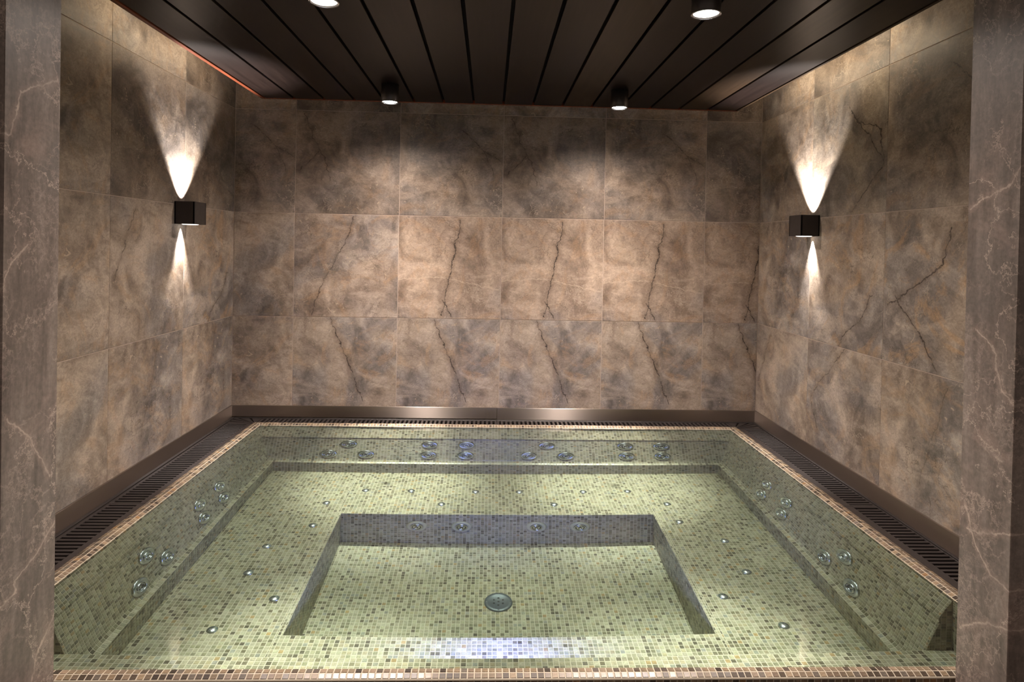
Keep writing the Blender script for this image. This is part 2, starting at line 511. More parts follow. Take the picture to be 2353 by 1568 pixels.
def wall_tile_mesh(w, hgt, u0, u1, v0, v1):
    key = tuple(round(x, 4) for x in (w, hgt, u0, u1, v0, v1))
    if key in _tile_cache:
        return _tile_cache[key]
    bm = bmesh.new()
    uvl = bm.loops.layers.uv.new('UVMap')
    bv = 0.0008
    w2, h2 = w / 2, hgt / 2
    back = [bm.verts.new((x, TILE_TH, z)) for x, z in ((-w2, -h2), (w2, -h2), (w2, h2), (-w2, h2))]
    midv = [bm.verts.new((x, bv, z)) for x, z in ((-w2, -h2), (w2, -h2), (w2, h2), (-w2, h2))]
    fr = [bm.verts.new((x, 0, z)) for x, z in ((-w2 + bv, -h2 + bv), (w2 - bv, -h2 + bv), (w2 - bv, h2 - bv), (-w2 + bv, h2 - bv))]
    bm.faces.new(fr)
    for k in range(4):
        k2 = (k + 1) % 4
        bm.faces.new((midv[k], midv[k2], fr[k2], fr[k]))
        bm.faces.new((back[k], back[k2], midv[k2], midv[k]))
    bm.faces.new(back[::-1])
    for f in bm.faces:
        for l in f.loops:
            x, z = l.vert.co.x, l.vert.co.z
            l[uvl].uv = (u0 + (u1 - u0) * (x + w2) / w, v0 + (v1 - v0) * (z + h2) / hgt)
    me = bpy.data.meshes.new('tile')
    bm.normal_update()
    bm.to_mesh(me)
    bm.free()
    me.materials.append(PRINTS['K'])
    _tile_cache[key] = me
    return me

ROWS = [(-0.06, Z1), (Z1, Z2), (Z2, Z3), (Z3, ZC)]

def tiled_wall(name, origin, rotz, length, joints, layout, label):
    """face along local +x, facing local -y; joints: distances along the wall; layout[row][col] = print key"""
    x0, y0 = origin
    bm = bmesh.new()
    bm_box(bm, -0.012, length + 0.012, 0.0016, 0.12, -0.9, ZC)
    w = from_bm(name, bm, M_WALL_GROUT)
    w.location = (x0, y0, 0)
    w.rotation_euler = (0, 0, rotz)
    tag(w, label, 'wall', kind='structure')
    edges = [0.0] + list(joints) + [length]
    for r, (za, zb) in enumerate(ROWS):
        for c, (a, b_) in enumerate(zip(edges[:-1], edges[1:])):
            full = b_ - a > 0.55
            if full:
                u0, u1 = 0, 1
            elif c == 0:
                u0, u1 = 1 - (b_ - a) / T_, 1
            else:
                u0, u1 = 0, (b_ - a) / T_
            v0, v1 = 0, 1
            if r == 0:
                v0 = 1 - (zb - za) / T_
            if r == 3:
                v1 = (zb - za) / T_
            me = wall_tile_mesh(b_ - a - JOINT, zb - za - JOINT, u0, u1, v0, v1)
            o = link('tile', me, w, ((a + b_) / 2, 0.0, (za + zb) / 2))
            o.material_slots[0].link = 'OBJECT'
            o.material_slots[0].material = PRINTS[layout[r][c]]
    return w

tiled_wall('wall_back', (XL, YB), 0.0, XR - XL, [x - XL for x in (-1.120, -0.5245, 0.071, 0.6665, 1.262)],
           ['KAAAAA', 'NCBBBB', 'EDEDEM', 'KMKLKM'], 'back wall of large brown stone look tiles with dark cracks')
# left wall runs from near to far when seen from inside: local +x = +y
Y_NEAR = 1.30
tiled_wall('wall_left', (XL, Y_NEAR), math.pi / 2, YB - Y_NEAR, [y - Y_NEAR for y in (1.92, 2.519, 3.119)],
           ['KNLL', 'LKNG', 'MKMM', 'MKKM'], 'left wall of brown stone look tiles around a black lamp')
tiled_wall('wall_right', (XR, YB), -math.pi / 2, YB - Y_NEAR, [YB - y for y in (3.115, 2.517, 1.92)],
           ['NJLK', 'LGHK', 'KFEM', 'KMKM'], 'right wall of brown stone look tiles with branching cracks')

# pillars of the opening (their inner faces show at both picture edges)
M_PIL_L = pillar_stone('pillar_stone_a', 1.0, [[(1.450, 0.377), (1.409, 0.343), (1.321, 0.304), (1.325, 0.271), (1.281, 0.269)], [(1.446, 0.174), (1.386, 0.116), (1.374, 0.061)],
                       [(1.268, 1.200), (1.292, 1.209), (1.318, 1.292), (1.434, 1.339)], [(1.272, 0.877), (1.305, 0.952), (1.341, 0.987)], [(1.292, 0.643), (1.347, 0.583), (1.413, 0.478)]])
M_PIL_R = pillar_stone('pillar_stone_b', 2.3, [[(1.418, 0.420), (1.385, 0.346), (1.346, 0.307), (1.257, 0.282)], [(1.430, 1.107), (1.382, 1.129), (1.334, 1.148), (1.288, 1.198)],
                       [(1.262, 0.431), (1.332, 0.404), (1.416, 0.376)], [(1.409, 0.830), (1.358, 0.799), (1.331, 0.709), (1.270, 0.670)], [(1.430, 0.142), (1.348, 0.201), (1.255, 0.220)]])
pl = box('pillar', -1.95, -0.946, 1.278, 1.440, SILL, ZC, M_PIL_L, bevel=0.0015)
tag(pl, 'grey brown marble pillar with white veins left of the opening', 'pillar', kind='structure')
pr = box('pillar', 1.103, 2.08, 1.294, 1.440, SILL, ZC, M_PIL_R, bevel=0.0015)
tag(pr, 'grey brown marble pillar with white veins right of the opening', 'pillar', kind='structure')

# upper ceiling and the floor in front
cl = box('ceiling', -1.95, 2.08, 1.278, YB + 0.12, ZC, ZC + 0.1, M_PLASTER)
tag(cl, 'plain plaster ceiling above the hung wooden ceiling panel', 'ceiling', kind='structure')
fl = box('floor', -2.2, 2.3, -1.2, 1.44, SILL - 0.1, SILL, M_PIL_L)
tag(fl, 'grey brown stone floor in front of the pool', 'floor', kind='structure')

# ------------------------------------------------------------------ steel skirting
def along_uv(o, axis):
    me = o.data
    uvl = me.uv_layers.new(name='UVMap')
    for lp in me.loops:
        c = me.vertices[lp.vertex_index].co
        uvl.data[lp.index].uv = (c[axis], c.z)
    return o
def skirting(name, x0, x1, y0, y1, label):
    o = along_uv(box(name, x0, x1, y0, y1, -0.02, 0.0602, M_STEEL, bevel=0.001), 1)
    return tag(o, label, 'skirting', kind='structure')
bb = empty('baseboard_back', (0, YB, 0), 'brushed steel skirting along the foot of the back wall', 'skirting', kind='structure')
along_uv(box('panel', XL + 0.0, 0.062, -0.008, 0.0, -0.0045, 0.0602, M_STEEL, bb, 0.0008), 0)
along_uv(box('panel', 0.0635, XR - 0.0, -0.008, 0.0, -0.008, 0.0590, M_STEEL, bb, 0.0008), 0)
skirting('baseboard_left', XL, XL + 0.008, 1.44, YB - 0.0085, 'brushed steel skirting along the foot of the left wall')
skirting('baseboard_right', XR - 0.008, XR, 1.44, YB - 0.0085, 'brushed steel skirting along the foot of the right wall')

# ------------------------------------------------------------------ hot tub: shell + mosaic tiles
PAL_WET = [((168, 161, 138), 26), ((152, 145, 122), 28), ((160, 149, 122), 10), ((134, 129, 106), 18), ((140, 138, 126), 5),
           ((114, 106, 86), 10), ((92, 85, 70), 6), ((158, 134, 96), 2)]
PAL_DRY = [((130, 113, 92), 26), ((115, 99, 82), 24), ((147, 128, 104), 15), ((105, 96, 85), 14), ((81, 70, 58), 10), ((59, 50, 42), 7), ((146, 113, 76), 3)]
def lin(c):
    c = c / 255
    return c / 12.92 if c <= 0.04045 else ((c + 0.055) / 1.055) ** 2.4
def expand(pal):
    out = []
    for c, w in pal:
        out += [tuple(lin(x) for x in c)] * w
    return out
PAL_WET, PAL_DRY = expand(PAL_WET), expand(PAL_DRY)

def pick(pal):
    c = random.choice(pal)
    k = random.uniform(0.86, 1.14) * 0.86
    return (c[0] * k, c[1] * k * random.uniform(0.97, 1.03), c[2] * k * random.uniform(0.95, 1.05))

class Mosaic:
    def __init__(self):
        self.v, self.f, self.c = [], [], []
    def tile(self, q, n, col, hgt=0.0011, bev=0.0011):
        """q: four corners counter-clockwise seen along -n"""
        cen = (q[0] + q[1] + q[2] + q[3]) / 4
        s = len(self.v)
        tilt = [random.uniform(-0.00025, 0.00025) for _ in range(2)]
        for i, p in enumerate(q):
            self.v.append(tuple(p - n * 0.0006))
        for i, p in enumerate(q):
            d = p - cen
            L = d.length
            top = cen + d * max(0.2, 1 - bev * 1.4 / L) + n * (hgt + tilt[0] * (1 if i in (1, 2) else -1) + tilt[1] * (1 if i > 1 else -1))
            self.v.append(tuple(top))
        self.f.append((s + 4, s + 5, s + 6, s + 7))
        for k in range(4):
            k2 = (k + 1) % 4
            self.f.append((s + k, s + k2, s + 4 + k2, s + 4 + k))
        self.c += [(*col, 1.0)] * 8
    def build(self, name, parent, kind='stuff', mat=None):
        me = bpy.data.meshes.new(name)
        me.from_pydata(self.v, [], self.f)
        a = me.color_attributes.new('tile_colour', 'FLOAT_COLOR', 'POINT')
        a.data.foreach_set('color', [x for c in self.c for x in c])
        o = link(name, me, parent, None, mat or M_MOSAIC)
        if kind:
            o['kind'] = kind
        return o

GAP = 0.0017
class Shell:
    def __init__(self):
        self.v, self.f = [], []
    def quad(self, a, b, c, d):
        s = len(self.v)
        self.v += [tuple(a), tuple(b), tuple(c), tuple(d)]
        self.f.append((s, s + 1, s + 2, s + 3))
    def build(self, name, parent):
        me = bpy.data.meshes.new(name)
        me.from_pydata(self.v, [], self.f)
        return link(name, me, parent, None, M_GROUT)

def strip(mos, shell, pa, pb, u, n, la, ra, lb, rb, pal, phase=0.0, tiles=True, each=None):
    """one row of tiles between the line pa + u*t (lower edge of the row) and pb + u*t (upper edge); la..ra and lb..rb are the
    extents of t on the two edges (a mitre when they differ). u x (pb - pa) points along n."""
    if shell is not None:
        shell.quad(pa + u * la, pa + u * ra, pb + u * rb, pb + u * lb)
    if not tiles:
        return
    lo, hi = min(la, lb), max(ra, rb)
    k = math.floor((lo - phase) / PIT)
    row = (pb - pa)
    rl = row.length
    g = row * (GAP / 2 / rl)
    while True:
        t0, t1 = phase + k * PIT + GAP / 2, phase + (k + 1) * PIT - GAP / 2
        k += 1
        if t0 > hi:
            break
        a0, a1 = max(t0, la + GAP / 2), min(t1, ra - GAP / 2)
        b0, b1 = max(t0, lb + GAP / 2), min(t1, rb - GAP / 2)
        if a1 - a0 < 0.001 and b1 - b0 < 0.001:
            continue
        if a1 < a0:
            a0 = a1 = (a0 + a1) / 2
        if b1 < b0:
            b0 = b1 = (b0 + b1) / 2
        q = (pa + g + u * a0, pa + g + u * a1, pb - g + u * b1, pb - g + u * b0)
        if each is not None and each(q, n, (t0 + t1) / 2):
            continue
        mos.tile(q, n, pick(pal))

def patch(mos, shell, o, u, v, n, lu, lv, pal, nrow=None, phase=None):
    """a flat rectangle of rows"""
    nr = nrow or max(1, round(lv / PIT))
    for r in range(nr):
        pa, pb = o + v * (lv * r / nr), o + v * (lv * (r + 1) / nr)
        strip(mos, None, pa, pb, u, n, 0, lu, 0, lu, pal, phase=0.0 if phase is None else phase)
    if shell is not None:
        shell.quad(o, o + u * lu, o + u * lu + v * lv, o + v * lv)

tub = empty('hot_tub', (MX, 2.5, SILL), 'large sunken hot tub lined with beige and brown glass mosaic', 'hot tub')
TUB_OFF = Vector((MX, 2.5, SILL))
X, Y, Z = Vector((1, 0, 0)), Vector((0, 1, 0)), Vector((0, 0, 1))
shell = Shell()
m_rim, m_lip, m_back, m_ledge, m_seat, m_well, m_step, m_front = (Mosaic() for _ in range(8))

# profile of the sides: (z, inset on left/right, inset on back), from outside over the crest down to the seat
def sub(p, q, n):
    return [tuple(p[i] + (q[i] - p[i]) * k / n for i in range(3)) for k in range(1, n + 1)]
P0 = [(-0.060, -0.034, -0.034), (-0.0050, -0.034, -0.034), (-0.0008, -0.0165, -0.0165), (0.0, 0.0, 0.0), (-0.0055, 0.0150, 0.0150)]
LIP = sub(P0[-1], (-0.135, 0.058, 0.098), 8)
NOTCH = [(-0.1352, 0.043, 0.083), (-0.1430, 0.043, 0.083), (-0.1432, 0.051, 0.091)]
BACK = sub((-0.1432, 0.051, 0.091), (-0.402, 0.110, 0.152), 16)
COVE = [(-0.4175, 0.1155, 0.1575), (-0.431, 0.1255, 0.168)]
LEDGE = [(-0.4375, 0.1420, 0.1850)]
RISER = sub(LEDGE[0], (Z_SEAT, 0.1450, 0.1870), 7)
def lab(lst, kind):
    return [(p, kind) for p in lst]
prof = ([(P0[1], None), (P0[2], 'rim'), (P0[3], 'rim'), (P0[4], 'rim')] + lab(LIP, 'lip') + lab(NOTCH, 'none') + lab(BACK, 'back')
        + lab(COVE, 'ledge') + lab(LEDGE, 'ledge') + lab(RISER, 'ledge'))
SINK = {'rim': m_rim, 'lip': m_lip, 'back': m_back, 'ledge': m_ledge}
def lx(p): return GL + p[1]
def rx(p): return GR - p[1]
def by(p): return GB - p[2]
for (p, _), (q, kind) in zip(prof[:-1], prof[1:]):
    tiles = kind != 'none'
    pal = PAL_DRY if kind == 'rim' else PAL_WET
    mos = SINK.get(kind, m_lip)
    near = Y_STEP if kind != 'rim' else None
    # lower edge of the row = q (inner, lower), upper edge = p
    # back: u = +x, faces -y / up
    a, b_ = Vector((0, by(q), q[0])), Vector((0, by(p), p[0]))
    n = X.cross(b_ - a).normalized()
    strip(mos, shell, a, b_, X, n, lx(q), rx(q), lx(p), rx(p), pal, phase=MX, tiles=tiles)
    ny_q = near if near else GN + q[1]
    ny_p = near if near else GN + p[1]
    # left: u = -y so that u x (outward-up) faces +x
    a, b_ = Vector((lx(q), 0, q[0])), Vector((lx(p), 0, p[0]))
    n = Y.cross(b_ - a).normalized()
    strip(mos, shell, a, b_, Y, n, ny_q, by(q), ny_p, by(p), pal, phase=0.0, tiles=tiles)
    a, b_ = Vector((rx(q), 0, q[0])), Vector((rx(p), 0, p[0]))
    n = (-Y).cross(b_ - a).normalized()
    strip(mos, shell, a, b_, -Y, n, -by(q), -ny_q, -by(p), -ny_p, pal, phase=0.0, tiles=tiles)

# near rim: two crest rows of single tiles, front face below
near_tiles = []
_tm = {}
def single(q, n, t):
    if -0.99 < t < 1.14 or False:
        near_tiles.append((q, n))
        return True
    return False
nr_outer, nr_crest, nr_in = Vector((0, GN - 0.0145, -0.0050)), Vector((0, GN, 0.0)), Vector((0, GN + 0.0164, -0.0008))
for a, b_ in ((nr_outer, nr_crest), (nr_crest, nr_in)):
    n = X.cross(b_ - a).normalized()
    da, db = a.y - GN, b_.y - GN
    strip(m_rim, shell, a, b_, X, n, GL + da, GR - da, GL + db, GR - db, PAL_DRY, phase=MX, each=single)
# the front face of the near rim, set back a little under the rounded edge
nf = [Vector((0, GN - 0.0145, -0.0050)), Vector((0, GN - 0.0160, -0.0072)), Vector((0, GN - 0.0155, -0.0080))]
for a, b_ in zip(nf[1:], nf[:-1]):
    shell.quad(a + X * (GL - 0.03), a + X * (GR + 0.03), b_ + X * (GR + 0.03), b_ + X * (GL - 0.03))
shell.quad(Vector((GL, GN + 0.0164, -0.0008)), Vector((GR, GN + 0.0164, -0.0008)), Vector((GR, GN + 0.0190, -0.0055)), Vector((GL, GN + 0.0190, -0.0055)))
a0 = Vector((GL - 0.03, GN - 0.0155, -0.0080))
patch(m_front, shell, a0 - Z * 0.148, X, Z, -Y, GR - GL + 0.06, 0.148, PAL_DRY, 9, phase=(MX - GL + 0.03) % PIT)
shell.quad(a0 - Z * 0.148, a0 - Z * 0.148 + X * (GR - GL + 0.06), a0 - Z * 0.50 + X * (GR - GL + 0.06), a0 - Z * 0.50)

# near wall below the rim (faces +y), step, step riser, niche side walls, end caps of the back rests
xl_n, xr_n = GL + 0.015, GR - 0.015
o = Vector((xr_n, GN + 0.019, Z_STEP))
patch(m_step, shell, o, -X, Z, Y, xr_n - xl_n, -0.0055 - Z_STEP, PAL_WET, 20)
patch(m_step, shell, Vector((xl_n, GN + 0.019, Z_STEP)), X, Y, Z, xr_n - xl_n, Y_STEP - GN - 0.019, PAL_WET, 19)
patch(m_step, shell, Vector((xr_n, Y_STEP, Z_SEAT)), -X, Z, Y, xr_n - xl_n, Z_STEP - Z_SEAT, PAL_WET, 14)
for xw, u, n in ((xl_n, -Y, X), (xr_n, Y, -X)):
    yy = Y_STEP if u.y < 0 else GN + 0.019
    patch(m_step, shell, Vector((xw, yy, Z_STEP)), u, Z, n, Y_STEP - GN - 0.019, -0.0055 - Z_STEP, PAL_WET, 20)
inner = [P0[4]] + LIP + BACK + COVE + LEDGE
rows_z = [(-0.0055 - PIT * k) for k in range(21)]
def inset_at(z):
    for p, q in zip(inner[:-1], inner[1:]):
        if p[0] >= z >= q[0] and p[0] > q[0]:
            t = (p[0] - z) / (p[0] - q[0])
            return p[1] + (q[1] - p[1]) * t
    return inner[-1][1]
for za, zb in zip(rows_z[1:], rows_z[:-1]):
    ia, ib = inset_at(za), inset_at(zb)
    strip(m_step, shell, Vector((0, Y_STEP, za)), Vector((0, Y_STEP, zb)), X, -Y, GL + 0.0, GL + ia, GL + 0.0, GL + ib, PAL_WET, phase=GL)
    strip(m_step, shell, Vector((0, Y_STEP, za)), Vector((0, Y_STEP, zb)), X, -Y, GR - ia, GR, GR - ib, GR, PAL_WET, phase=GR)

# seat: a frame of four fields around the foot well
sx0, sx1, sy1 = GL + 0.145, GR - 0.145, GB - 0.187
def field(mos, x0, x1, y0, y1, z, nrow=None):
    patch(mos, shell, Vector((x0, y0, z)), X, Y, Z, x1 - x0, y1 - y0, PAL_WET, nrow, phase=(MX - x0) % PIT)
# one border row all round the well, then the fields
B = PIT
field(m_seat, sx0, WX0 - B, Y_STEP, sy1, Z_SEAT)
field(m_seat, WX1 + B, sx1, Y_STEP, sy1, Z_SEAT)
field(m_seat, WX0 - B, WX1 + B, Y_STEP, WY0 - B, Z_SEAT)
field(m_seat, WX0 - B, WX1 + B, WY1 + B, sy1, Z_SEAT)
field(m_seat, WX0 - B, WX1 + B, WY0 - B, WY0, Z_SEAT)
field(m_seat, WX0 - B, WX1 + B, WY1, WY1 + B, Z_SEAT)
field(m_seat, WX0 - B, WX0, WY0, WY1, Z_SEAT)
field(m_seat, WX1, WX1 + B, WY0, WY1, Z_SEAT)
# foot well
hz = Z_SEAT - Z_WELL
patch(m_well, shell, Vector((WX0, WY1, Z_WELL)), X, Z, -Y, WX1 - WX0, hz, PAL_WET, phase=(MX - WX0) % PIT)
patch(m_well, shell, Vector((WX1, WY0, Z_WELL)), -X, Z, Y, WX1 - WX0, hz, PAL_WET)
patch(m_well, shell, Vector((WX0, WY0, Z_WELL)), Y, Z, X, WY1 - WY0, hz, PAL_WET)
patch(m_well, shell, Vector((WX1, WY1, Z_WELL)), -Y, Z, -X, WY1 - WY0, hz, PAL_WET)
field(m_well, WX0, WX1, WY0, WY1, Z_WELL)

def shift(mesh_obj):
    mesh_obj.data.transform(Matrix.Translation(-TUB_OFF))
    mesh_obj.cycles.is_caustics_receiver = True
    return mesh_obj
shift(shell.build('shell', tub))
for nm, mo in (('rim_mosaic', m_rim), ('lip_mosaic', m_lip), ('backrest_mosaic', m_back), ('ledge_mosaic', m_ledge), ('seat_mosaic', m_seat),
               ('foot_well_mosaic', m_well), ('step_mosaic', m_step), ('front_mosaic', m_front)):
    shift(mo.build(nm, tub))
# single crest tiles: shared meshes in a palette of colours, one set per row
N_COL = 14
_pool = {}
for q, n in near_tiles:
    cen = (q[0] + q[1] + q[2] + q[3]) / 4
    key = (round(q[0].y, 4), random.randrange(N_COL))
    if abs((q[1] - q[0]).length - (PIT - GAP)) > 1e-4 or abs((q[2] - q[3]).length - (PIT - GAP)) > 1e-4:
        key = None
    if key is None or key not in _pool:
        mm = Mosaic()
        mm.tile(tuple(p - cen for p in q), n, pick(PAL_DRY))
        o = mm.build('tile', tub, None)
        if key:
            _pool[key] = o.data
    else:
        o = link('tile', _pool[key], tub)
    o.location = cen - TUB_OFF

# ------------------------------------------------------------------ water
def water():
    bm = bmesh.new()
    nx, ny = 150, 120
    x0, x1, y0, y1 = GL - 0.012, GR + 0.012, GN - 0.008, GB + 0.012
    vs = []
    waves = [(9.0, 4.0, 0.3), (-6.0, 11.0, 1.7), (15.0, -8.0, 2.9), (3.0, 19.0, 4.1), (-21.0, -7.0, 0.9)]
    for j in range(ny + 1):
        for i in range(nx + 1):
            x, y = x0 + (x1 - x0) * i / nx, y0 + (y1 - y0) * j / ny
            z = sum(math.sin(a * x + b_ * y + c) / (a * a + b_ * b_) ** 0.5 for a, b_, c in waves) * 0.0012
            vs.append(bm.verts.new((x, y, WATER_Z + z)))
    for j in range(ny):
        for i in range(nx):
            k = j * (nx + 1) + i
            bm.faces.new((vs[k], vs[k + 1], vs[k + nx + 2], vs[k + nx + 1]))
    o = from_bm('pool_water', bm, M_WATER, smooth=True)
    o.cycles.is_caustics_caster = True
    return tag(o, 'clear still green tinted water filling the mosaic hot tub', 'water', kind='stuff')
water()

# ------------------------------------------------------------------ drain channel and its grates
GZ = -0.010     # top of the grates
ch = empty('drain_channel', (MX, YB, -0.06), 'dark overflow channel running between the pool rim and the walls', 'drain channel')
CO = Vector((MX, YB, -0.06))
def ch_box(name, x0, x1, y0, y1, z0, z1, mat, bev=0.0):
    return box(name, x0 - CO.x, x1 - CO.x, y0 - CO.y, y1 - CO.y, z0 - CO.z, z1 - CO.z, mat, ch, bev)
RO = 0.0345      # rim outer face
ch_box('trough', XL, GL - RO, 1.44, YB, -0.075, -0.045, M_TROUGH)
ch_box('trough', GR + RO, XR, 1.44, YB, -0.075, -0.045, M_TROUGH)
ch_box('trough', GL - RO, GR + RO, GB + RO, YB, -0.075, -0.045, M_TROUGH)
gx0, gx1 = -1.4365, GL - RO - 0.0005         # left grate band (outer, inner)
hx0, hx1 = GR + RO + 0.0005, 1.566
gy0, gy1 = GB + RO + 0.0005, 3.690
ch_box('border', XL + 0.008, gx0 - 0.004, 1.44, YB - 0.008, -0.045, GZ + 0.002, M_BLACK_PLASTIC, 0.001)
ch_box('border', hx1 + 0.004, XR - 0.008, 1.44, YB - 0.008, -0.045, GZ + 0.002, M_BLACK_PLASTIC, 0.001)
ch_box('border', gx0 - 0.004, hx1 + 0.004, gy1 + 0.004, YB - 0.008, -0.045, GZ + 0.002, M_BLACK_PLASTIC, 0.001)

SP, SW, TH = 0.02465, 0.0125, 0.012
_slat = {}
def slat_mesh(length):
    key = round(length, 4)
    if key not in _slat:
        bm = bmesh.new()
        bm_box(bm, -SW / 2, SW / 2, -length / 2, length / 2, -TH, 0, 0.0010)
        me = bpy.data.meshes.new('slat')
        bm.normal_update()
        bm.to_mesh(me)
        bm.free()
        me.materials.append(M_BLACK_PLASTIC)
        _slat[key] = me
    return _slat[key]

def grate(cx, cy, rot, length, width, inner_rail, label, outer_rail=0.004):
    """slats lie across the run (local y), run along local x; local +y is the pool side"""
    g = empty('drain_grate', (cx, cy, GZ), label, 'drain grate', 'black drain grates around the pool', rot=(0, 0, rot))
    w2, l2 = width / 2, length / 2
    bm = bmesh.new()
    bm_box(bm, -l2, l2, w2 - inner_rail, w2, -TH - 0.004, 0, 0.0012)
    bm_box(bm, -l2, l2, -w2, -w2 + outer_rail, -TH - 0.004, 0, 0.0012)
    for s in (-1, 1):
        bm_box(bm, s * (l2 - 0.006) - 0.006, s * (l2 - 0.006) + 0.006, -w2 + outer_rail, w2 - inner_rail, -TH - 0.004, 0, 0.0010)
    from_bm('frame', bm, M_BLACK_PLASTIC, g)
    n = int((length - 0.024) / SP)
    st = -(n - 1) * SP / 2
    sl = width - inner_rail - outer_rail
    for k in range(n):
        link('slat', slat_mesh(sl), g, (st + k * SP, (outer_rail - inner_rail) / 2, 0))
    return g

def side_segments(edges, x0, x1, rot, where):
    for (a, b_), pos in zip(zip(edges[:-1], edges[1:]), ('near', 'middle', 'far')):
        grate((x0 + x1) / 2, (a + b_) / 2, rot, b_ - a - 0.002, x1 - x0, 0.030 if x0 < 0 else 0.040,
              'black slotted drain grate along the %s wall, %s' % (where, {'near': 'nearest the pillar', 'middle': 'the middle length', 'far': 'next to the back corner'}[pos]), 0.0135 if x0 < 0 else 0.004)
yend = gy0
side_segments([1.445, 1.63, 2.48, yend - 0.012], gx0, gx1, -math.pi / 2, 'left')
side_segments([1.445, 1.63, 2.49, yend - 0.012], hx0, hx1, math.pi / 2, 'right')
bx = [gx1 + 0.012, -0.79, 0.062, 0.91, hx0 - 0.012]
for a, b_, pos in zip(bx[:-1], bx[1:], ('short length by the left back corner', 'length left of the skirting joint', 'length right of the skirting joint', 'short length by the right back corner')):
    grate((a + b_) / 2, (gy0 + gy1) / 2, math.pi, b_ - a - 0.002, gy1 - gy0, 0.012, 'black slotted drain grate along the back wall, ' + pos)

def corner(ix, iy, ox, oy, label):
    """fan of wedge slats from the inner corner (ix, iy) out to the square corner (ox, oy)"""
    g = empty('drain_grate', (ix, iy, GZ), label, 'drain grate', 'black drain grates around the pool')
    dx, dy = ox - ix, oy - iy
    pts = []
    K = 24
    for k in range(K + 1):
        t = k / K * 2
        pts.append(Vector((dx, dy * t, 0)) if t <= 1 else Vector((dx * (2 - t), dy, 0)))
    inn = 0.020
    cuts = [0, 5, 10, 14, 19, 24]
    for a, b_ in zip(cuts[:-1], cuts[1:]):
        outer = pts[a:b_ + 1]
        outer = [p.copy() for p in outer]
        if a > 0:
            outer[0] = outer[0].lerp(outer[1], 0.55)
        if b_ < K:
            outer[-1] = outer[-1].lerp(outer[-2], 0.55)
        innr = [outer[-1].normalized() * inn, outer[0].normalized() * inn]
        poly = outer + innr
        bm = bmesh.new()
        tv = [bm.verts.new((p.x, p.y, 0)) for p in poly]
        bv = [bm.verts.new((p.x, p.y, -TH)) for p in poly]
        bm.faces.new(tv)
        bm.faces.new(bv[::-1])
        for k in range(len(poly)):
            k2 = (k + 1) % len(poly)
            bm.faces.new((tv[k], bv[k], bv[k2], tv[k2]))
        bmesh.ops.recalc_face_normals(bm, faces=bm.faces[:])
        from_bm('slat', bm, M_BLACK_PLASTIC, g)
    return g
corner(gx1 + 0.010, gy0 - 0.010, gx0, gy1, 'black fan slotted corner piece of the drain grate, left back corner')
corner(hx0 - 0.010, gy0 - 0.010, hx1, gy1, 'black fan slotted corner piece of the drain grate, right back corner')

# ------------------------------------------------------------------ hung ceiling of dark planks
HZ = 1.80
PX0, PX1, PY0, PY1 = -1.266, 1.393, 1.30, 3.612
cp = empty('wood_ceiling_panel', (MX, 2.45, HZ + 0.03), 'hung ceiling panel of dark brown planks with black gaps', 'ceiling panel')
def cp_box(name, x0, x1, y0, y1, z0, z1, mat, bev=0.0):
    return box(name, x0 - MX, x1 - MX, y0 - 2.45, y1 - 2.45, z0 - HZ - 0.03, z1 - HZ - 0.03, mat, cp, bev)
cp_box('backing_board', PX0 - 0.016, PX1 + 0.010, PY0, PY1 + 0.004, HZ + 0.018, HZ + 0.045, M_BACKING)
NP = 16
pw = (PX1 - PX0) / NP
for k in range(NP):
    cp_box('plank', PX0 + k * pw + 0.0065, PX0 + (k + 1) * pw - 0.0065, PY0, PY1 - 0.004, HZ, HZ + 0.0185, M_PLANK_BROWN if k in (10, 14) else M_PLANK, 0.001)
tl = cp_box('edge_trim', PX0 - 0.020, PX0 - 0.001, PY0, PY1, HZ - 0.002, HZ + 0.055, M_MAHOGANY, 0.001)
tl['label'] = 'reddish mahogany edge strip'
cp_box('edge_trim', PX1 + 0.001, PX1 + 0.012, PY0, PY1, HZ - 0.002, HZ + 0.055, M_PLANK_BROWN, 0.001)
cp_box('edge_trim', PX0 - 0.020, PX1 + 0.012, PY1 - 0.003, PY1 + 0.012, HZ - 0.002, HZ + 0.055, M_MAHOGANY, 0.001)
for hx in (-0.9, 1.03):
    for hy in (1.8, 3.2):
        cp_box('hanger', hx - 0.01, hx + 0.01, hy - 0.01, hy + 0.01, HZ + 0.045, ZC, M_LAMP_BODY)

# cove strips lying on top of the panel, washing the side walls
def cove(x, aim, label):
    o = box('light_strip', -0.008, 0.008, 0.0, 1.0, 0, 0.008, M_GLOW_COVE, loc=(x, PY1 - 1.25, HZ + 0.056))
    tag(o, label, 'light strip', 'hidden light strips on the ceiling panel')
    ld = bpy.data.lights.new('strip_lamp', 'AREA')
    ld.shape = 'RECTANGLE'
    ld.size, ld.size_y = 0.9, 0.02
    ld.energy = COVE_LEFT if aim < 0 else COVE_RIGHT
    ld.color = (1, 0.82, 0.58)
    lo = bpy.data.objects.new('strip_lamp', ld)
    COL.objects.link(lo)
    lo.parent = o
    lo.location = (aim * 0.012, 0.5, 0.012)
    lo.rotation_euler = Vector((aim, 0, 0.12)).to_track_quat('-Z', 'Y').to_euler()
cove(PX0 - 0.006, -1, 'warm light strip on top of the ceiling panel, along the left wall')
cove(PX1 + 0.000, 1, 'warm light strip on top of the ceiling panel, along the right wall')

